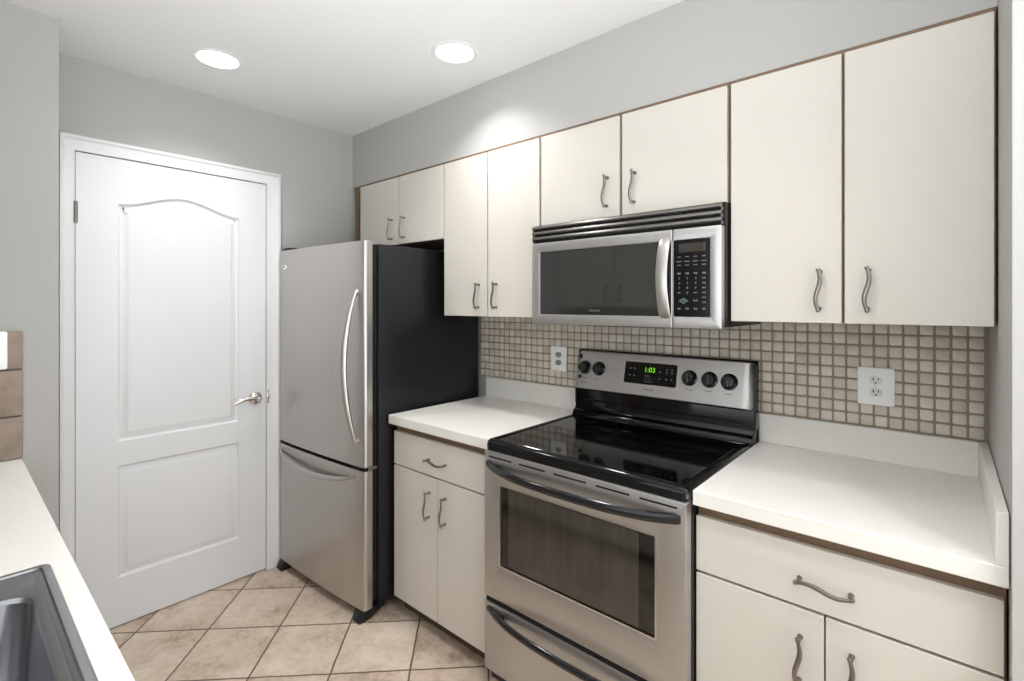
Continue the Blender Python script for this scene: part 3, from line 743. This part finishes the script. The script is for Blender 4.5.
# ------------------------------------------------------------------ microwave
def microwave():
    X0, X1 = 1.4715, 2.2225; YF = 1.58
    t = thing('microwave_oven', 'steel over-the-range microwave with black glass door hung above the range', 'microwave', ((X0+X1)/2, YW-0.01, 1.34))
    part(MB().box(X0+0.004, X1+0.003, 1.606, YW-0.009, 1.346, 1.740, 0.002), 'body', M['enamel'], t, 'black microwave case')
    # vent grille: three level louvres
    vg = MB()
    for zz in (1.7215, 1.7000, 1.6785):
        vg.prism([(YF+0.003, zz+0.0125), (YF+0.022, zz+0.0125), (YF+0.022, zz-0.002), (YF+0.004, zz-0.0005), (YF-0.001, zz+0.001), (YF-0.002, zz+0.004)], X0, X1, 'x', 0.0012)
    vg.box(X0, X0+0.004, YF+0.004, YF+0.026, 1.668, 1.734).box(X1-0.004, X1, YF+0.004, YF+0.026, 1.668, 1.734)
    vo = part(vg, 'vent_grille', M['steel_dk'], t, 'dark steel louvred vent')
    part(MB().box(X0+0.002, X1, YF+0.019, 1.607, 1.666, 1.738), 'vent_backing', M['dark'], vo)
    P = lambda u, v, d: (u, d, v)
    xs = 2.064; za, zb = 1.3405, 1.665; wz0, wz1 = 1.379, 1.628
    dm = MB(); ring_plate(dm, rrect(X0, xs, za, zb, 0.004, 4), rrect(1.512, 2.058, wz0, wz1, 0.003, 4), P, YF, 1.606)
    bmesh.ops.bevel(dm.bm, geom=[e for e in dm.bm.edges if abs(e.verts[0].co.y-YF) < 1e-5 and abs(e.verts[1].co.y-YF) < 1e-5 and e.calc_face_angle(0) > 0.8], offset=0.003, segments=2, profile=0.5, affect='EDGES')
    d = part(dm, 'door', M['steel'], t, 'steel framed microwave door')
    part(MB().box(1.508, 2.060, YF+0.003, YF+0.012, wz0-0.003, wz1+0.003), 'door_glass', M['mw_glass'], d, 'dark glass window')
    # broad curved strap handle
    pts = []
    for i in range(21):
        k = i/20; bb = math.sin(PI*k)
        pts.append((2.040-0.004*bb, YF+0.004-0.028*bb**0.55, 1.374+(1.636-1.374)*k))
    part(MB().tube(pts, 0.0200, 0.0048, up=(0, -1, 0), n=16), 'handle', M['steel_v'], d, 'curved steel strap handle')
    part(MB().box(2.042, 2.058, YF-0.002, YF+0.008, 1.385, 1.622, 0.002), 'handle_backing', M['plastic'], d)
    text_part('Kenmore', 0.0125, 'brand_lettering', M['print_w'], d, plane_mtx((1.766, YF+0.0024, 1.396), (1, 0, 0), (0, 0, 1)), 'small pale lettering')
    # control side
    pm = MB(); ring_plate(pm, rrect(xs+0.0012, X1, za, zb, 0.004, 4), rrect(2.068, 2.186, wz0, wz1, 0.003, 4), P, YF, 1.606)
    bmesh.ops.bevel(pm.bm, geom=[e for e in pm.bm.edges if abs(e.verts[0].co.y-YF) < 1e-5 and abs(e.verts[1].co.y-YF) < 1e-5 and e.calc_face_angle(0) > 0.8], offset=0.003, segments=2, profile=0.5, affect='EDGES')
    cpn = part(pm, 'control_surround', M['steel'], t, 'steel control surround')
    cg = part(MB().box(2.0665, 2.1875, YF+0.002, YF+0.012, wz0-0.002, wz1+0.002), 'control_panel', M['panel'], t, 'black keypad panel')
    yk = YF+0.0016
    def tx(s_, x, z, size, mm='print_w', nm='key_print'):
        text_part(s_, size, nm, M[mm], cg, plane_mtx((x, yk, z), (1, 0, 0), (0, 0, 1)))
    part(MB().box(2.085, 2.172, YF+0.0012, YF+0.0022, 1.588, 1.616), 'display', M['mw_glass'], cg, 'unlit display window')
    for r, row in enumerate((('1', '2', '3'), ('4', '5', '6'), ('7', '8', '9'))):
        for c_, ch in enumerate(row): tx(ch, 2.087+0.0268*c_, 1.503-0.0155*r, 0.0105, nm='key_digit')
    tx('0', 2.114, 1.4565, 0.0105, nm='key_digit')
    def dash(x, z, w, h_=0.0032, nm='key_print'):
        k = MB(); n_ = max(2, int(w/0.005))
        for i in range(n_): k.box(x-w/2+i*w/n_, x-w/2+(i+0.7)*w/n_, yk-0.0004, yk+0.0004, z-h_/2, z+h_/2)
        part(k, nm, M['print_w'], cg)
    for z, w in ((1.573, 0.012), (1.558, 0.018), (1.546, 0.014)):
        for x in (2.087, 2.114, 2.141, 2.168): dash(x, z, w, 0.0026)
    for x in (2.087, 2.114, 2.141, 2.168): dash(x, 1.519, 0.012, 0.005)
    for z in (1.503, 1.4875, 1.472, 1.4565, 1.441, 1.4255): dash(2.168, z, 0.012, 0.0035)
    dash(2.141, 1.4565, 0.012); dash(2.141, 1.431, 0.014, 0.005); dash(2.087, 1.4565, 0.010)
    for x in (2.087, 2.114, 2.141, 2.168): dash(x, 1.405, 0.012, 0.005)
    dm_ = MB(); P2 = lambda u, v, dd: (2.101+u, dd, 1.430+v)
    A_ = [(0.015, 0), (0, 0.0095), (-0.015, 0), (0, -0.0095)]; B_ = [(0.0115, 0), (0, 0.007), (-0.0115, 0), (0, -0.007)]
    ring_plate(dm_, A_, B_, P2, yk-0.0004, yk+0.0004); dm_.box(2.0955, 2.1065, yk-0.0004, yk+0.0004, 1.4285, 1.4312)
    part(dm_, 'start_key', M['print_g'], cg, 'pale green diamond outline')
    # underside filter and lamp cover
    part(MB().box(1.60, 2.05, 1.66, 1.86, 1.3405, 1.347), 'grease_filter', M['steel_dk'], t)
    part(MB().box(1.68, 2.02, 1.606, 1.65, 1.3375, 1.347, 0.002), 'lamp_cover', M['plastic'], t)
    return t
microwave()

# ------------------------------------------------------------------ sink counter along the near side
ZN = 0.887      # top of the near countertop
SX0, SX1, SY0, SY1 = 1.363, 2.20, -0.40, 0.1445
def sink_counter():
    t = thing('countertop', 'off-white countertop holding the steel sink, at the lower left', 'countertop', (1.7, -0.15, ZN-0.04), group='countertops')
    b = bmesh.new()
    x0, x1, y0, y1 = 0.3345, 3.02, -0.4785, 0.180
    h0, h1, g0, g1 = SX0+0.014, SX1-0.014, SY0+0.014, SY1-0.014
    mb = MB()
    out = [(x0, y0), (x1, y0), (x1, y1), (x0, y1)]; inn = [(h0, g0), (h1, g0), (h1, g1), (h0, g1)]
    ring_plate(mb, out, inn, lambda u, v, d: (u, v, d), ZN, ZN-0.04)
    bmesh.ops.bevel(mb.bm, geom=[e for e in mb.bm.edges if all(abs(v.co.y-y1) < 1e-6 for v in e.verts)], offset=0.003, segments=2, profile=0.5, affect='EDGES')
    part(mb, 'worktop', M['counter'], t)
    return t
sink_counter()
def sink():
    t = thing('kitchen_sink', 'steel drop-in kitchen sink set in the near countertop', 'sink', ((SX0+SX1)/2, (SY0+SY1)/2, ZN))
    out = rrect(SX0, SX1, SY0, SY1, 0.014, 6)
    N_ = len(out); b = bmesh.new(); rings = []
    def R(x0, x1, y0, y1, r, z): rings.append([b.verts.new((u, v, ZN+z)) for u, v in rrect(x0, x1, y0, y1, r, 6)])
    def I(i, z, r): R(SX0+i, SX1-i, SY0+i, SY1-i, r, z)
    I(0.0, 0.0018, 0.012); I(0.0015, 0.0050, 0.012); I(0.004, 0.0065, 0.012); I(0.014, 0.0068, 0.012); I(0.0165, 0.0035, 0.012); I(0.022, 0.0025, 0.014); I(0.0245, 0.0042, 0.014)
    bx0, bx1, by0, by1 = SX0+0.112, SX1-0.045, SY0+0.10, SY1-0.040
    R(bx0-0.009, bx1+0.009, by0-0.009, by1+0.009, 0.035, 0.0036); R(bx0-0.003, bx1+0.003, by0-0.003, by1+0.003, 0.04, 0.0016); R(bx0, bx1, by0, by1, 0.045, -0.005)
    R(bx0+0.008, bx1-0.008, by0+0.008, by1-0.008, 0.05, -0.125); R(bx0+0.02, bx1-0.02, by0+0.02, by1-0.02, 0.05, -0.155); R(bx0+0.05, bx1-0.05, by0+0.05, by1-0.05, 0.05, -0.168)
    for r0, r1 in zip(rings, rings[1:]):
        for j in range(N_): b.faces.new((r0[j], r0[(j+1) % N_], r1[(j+1) % N_], r1[j]))
    b.faces.new(rings[-1])
    bmesh.ops.recalc_face_normals(b, faces=b.faces)
    mb = MB(); mb._merge(b)
    o = part(mb, 'basin', M['sink'], t, angle=28)
    # skirt thickness
    md = o.modifiers.new('thickness', 'SOLIDIFY'); md.thickness = 0.0012; md.offset = -1 if False else 1
    md.offset = -1.0
    part(MB().lathe([(0, 0.0005), (0.044, 0.0005), (0.045, 0.002), (0.036, 0.003), (0.030, 0.0015), (0, 0.001)], ((bx0+bx1)/2, (by0+by1)/2, ZN-0.168), (0, 0, 1), n=32), 'drain', M['chrome'], t, 'round drain')
    return t
sink()
def sink_cabinet():
    t = thing('sink_cabinet', 'almond base cabinet under the near sink countertop', 'cabinet', (1.7, -0.47, 0))
    x0, x1, yf, yb = 0.3355, 3.0, 0.125, -0.478
    c = MB().box(x0, x0+0.018, yb, yf, 0.08, ZN-0.0405).box(x1-0.018, x1, yb, yf, 0.08, ZN-0.0405).box(x0+0.018, x1-0.018, yb, yf, 0.08, 0.098)
    c.box(x0+0.018, x1-0.018, yb, yb+0.012, 0.098, ZN-0.0405)
    c.box(x0+0.018, x1-0.018, yf-0.018, yf, 0.80, ZN-0.0405)
    part(c, 'carcass', M['wood'], t, 'brown wood cabinet box')
    part(MB().box(x0, x1, yf-0.078, yf-0.062, 0.0005, 0.08), 'toe_kick', M['toe'], t)
    n = 6; w = (x1-x0)/n
    for i in range(n):
        dp = part(MB().box(x0+i*w+0.003, x0+(i+1)*w-0.003, yf+0.0005, yf+0.0195, 0.081, 0.812, 0.0014, 1), 'door', M['laminate'], t)
        hx = x0+i*w+(w-0.05 if i % 2 == 0 else 0.05)
        part(pull_mesh((hx, yf+0.0195, 0.70), 'z', (0, 1, 0)), 'handle', M['pull'], dp)
    return t
sink_cabinet()
# cabinet over the near counter, seen only as the reflection in the microwave glass
def near_wall_cabinet():
    t = thing('wall_cabinet', 'two-door almond wall cabinet facing the range wall, mirrored in the microwave glass', 'cabinet', (0.8, -0.475, 1.40))
    x0, x1, yf, yb, z0, z1 = 0.336, 1.40, -0.165, -0.478, 1.40, 2.131
    part(MB().box(x0, x1, yb, yf, z0, z1), 'carcass', M['wood'], t, 'brown wood cabinet box')
    for xa, xb, hx in ((x0+0.004, 0.866, 0.81), (0.872, x1-0.004, 0.93)):
        dp = part(MB().box(xa, xb, yf+0.0005, yf+0.0195, z0-0.002, z1-0.012, 0.0014, 1), 'door', M['laminate'], t)
        part(pull_mesh((hx, yf+0.0195, z0+0.10), 'z', (0, 1, 0)), 'handle', M['pull'], dp)
    return t
near_wall_cabinet()

# slate tile splash at the end of the near counter, on the wall at the left
def slate():
    t = thing('tile_splash', 'brown stone tile splash at the end of the sink countertop', 'backsplash', (0.334, -0.15, ZN+0.0005))
    xa = 0.3335
    part(MB().box(xa, xa+0.006, -0.478, 0.180, ZN+0.0005, 1.326), 'grout_bed', M['slate_grout'], t, 'taupe grout')
    b = MB()
    for z0, z1 in ((ZN+0.002, 1.032), (1.038, 1.192), (1.198, 1.326)):
        y = 0.182
        k = 0
        while y > -0.47:
            y2 = max(-0.477, y-(0.155 if True else 0))
            b.box(xa+0.004, xa+0.011, y2+0.003, y-0.0, z0, z1, 0.0025); y = y2-0.003; k += 1
    part(b, 'stone_tiles', M['slate'], t)
    return t
slate()
sw = thing('switch_plate', 'white wall switch plate on the brown stone tile at the left edge', 'switch', (0.3445, 0.085, 1.198))
part(MB().prism(rrect(0.028, 0.144, 1.199, 1.327, 0.006, 4), 0.3447, 0.3507, 'x', 0.0018), 'cover_plate', M['plate'], sw)
for yy in (0.063, 0.109):
    part(MB().box(0.3505, 0.3525, yy-0.016, yy+0.016, 1.231, 1.297, 0.0008), 'rocker', M['socket_w'], sw)
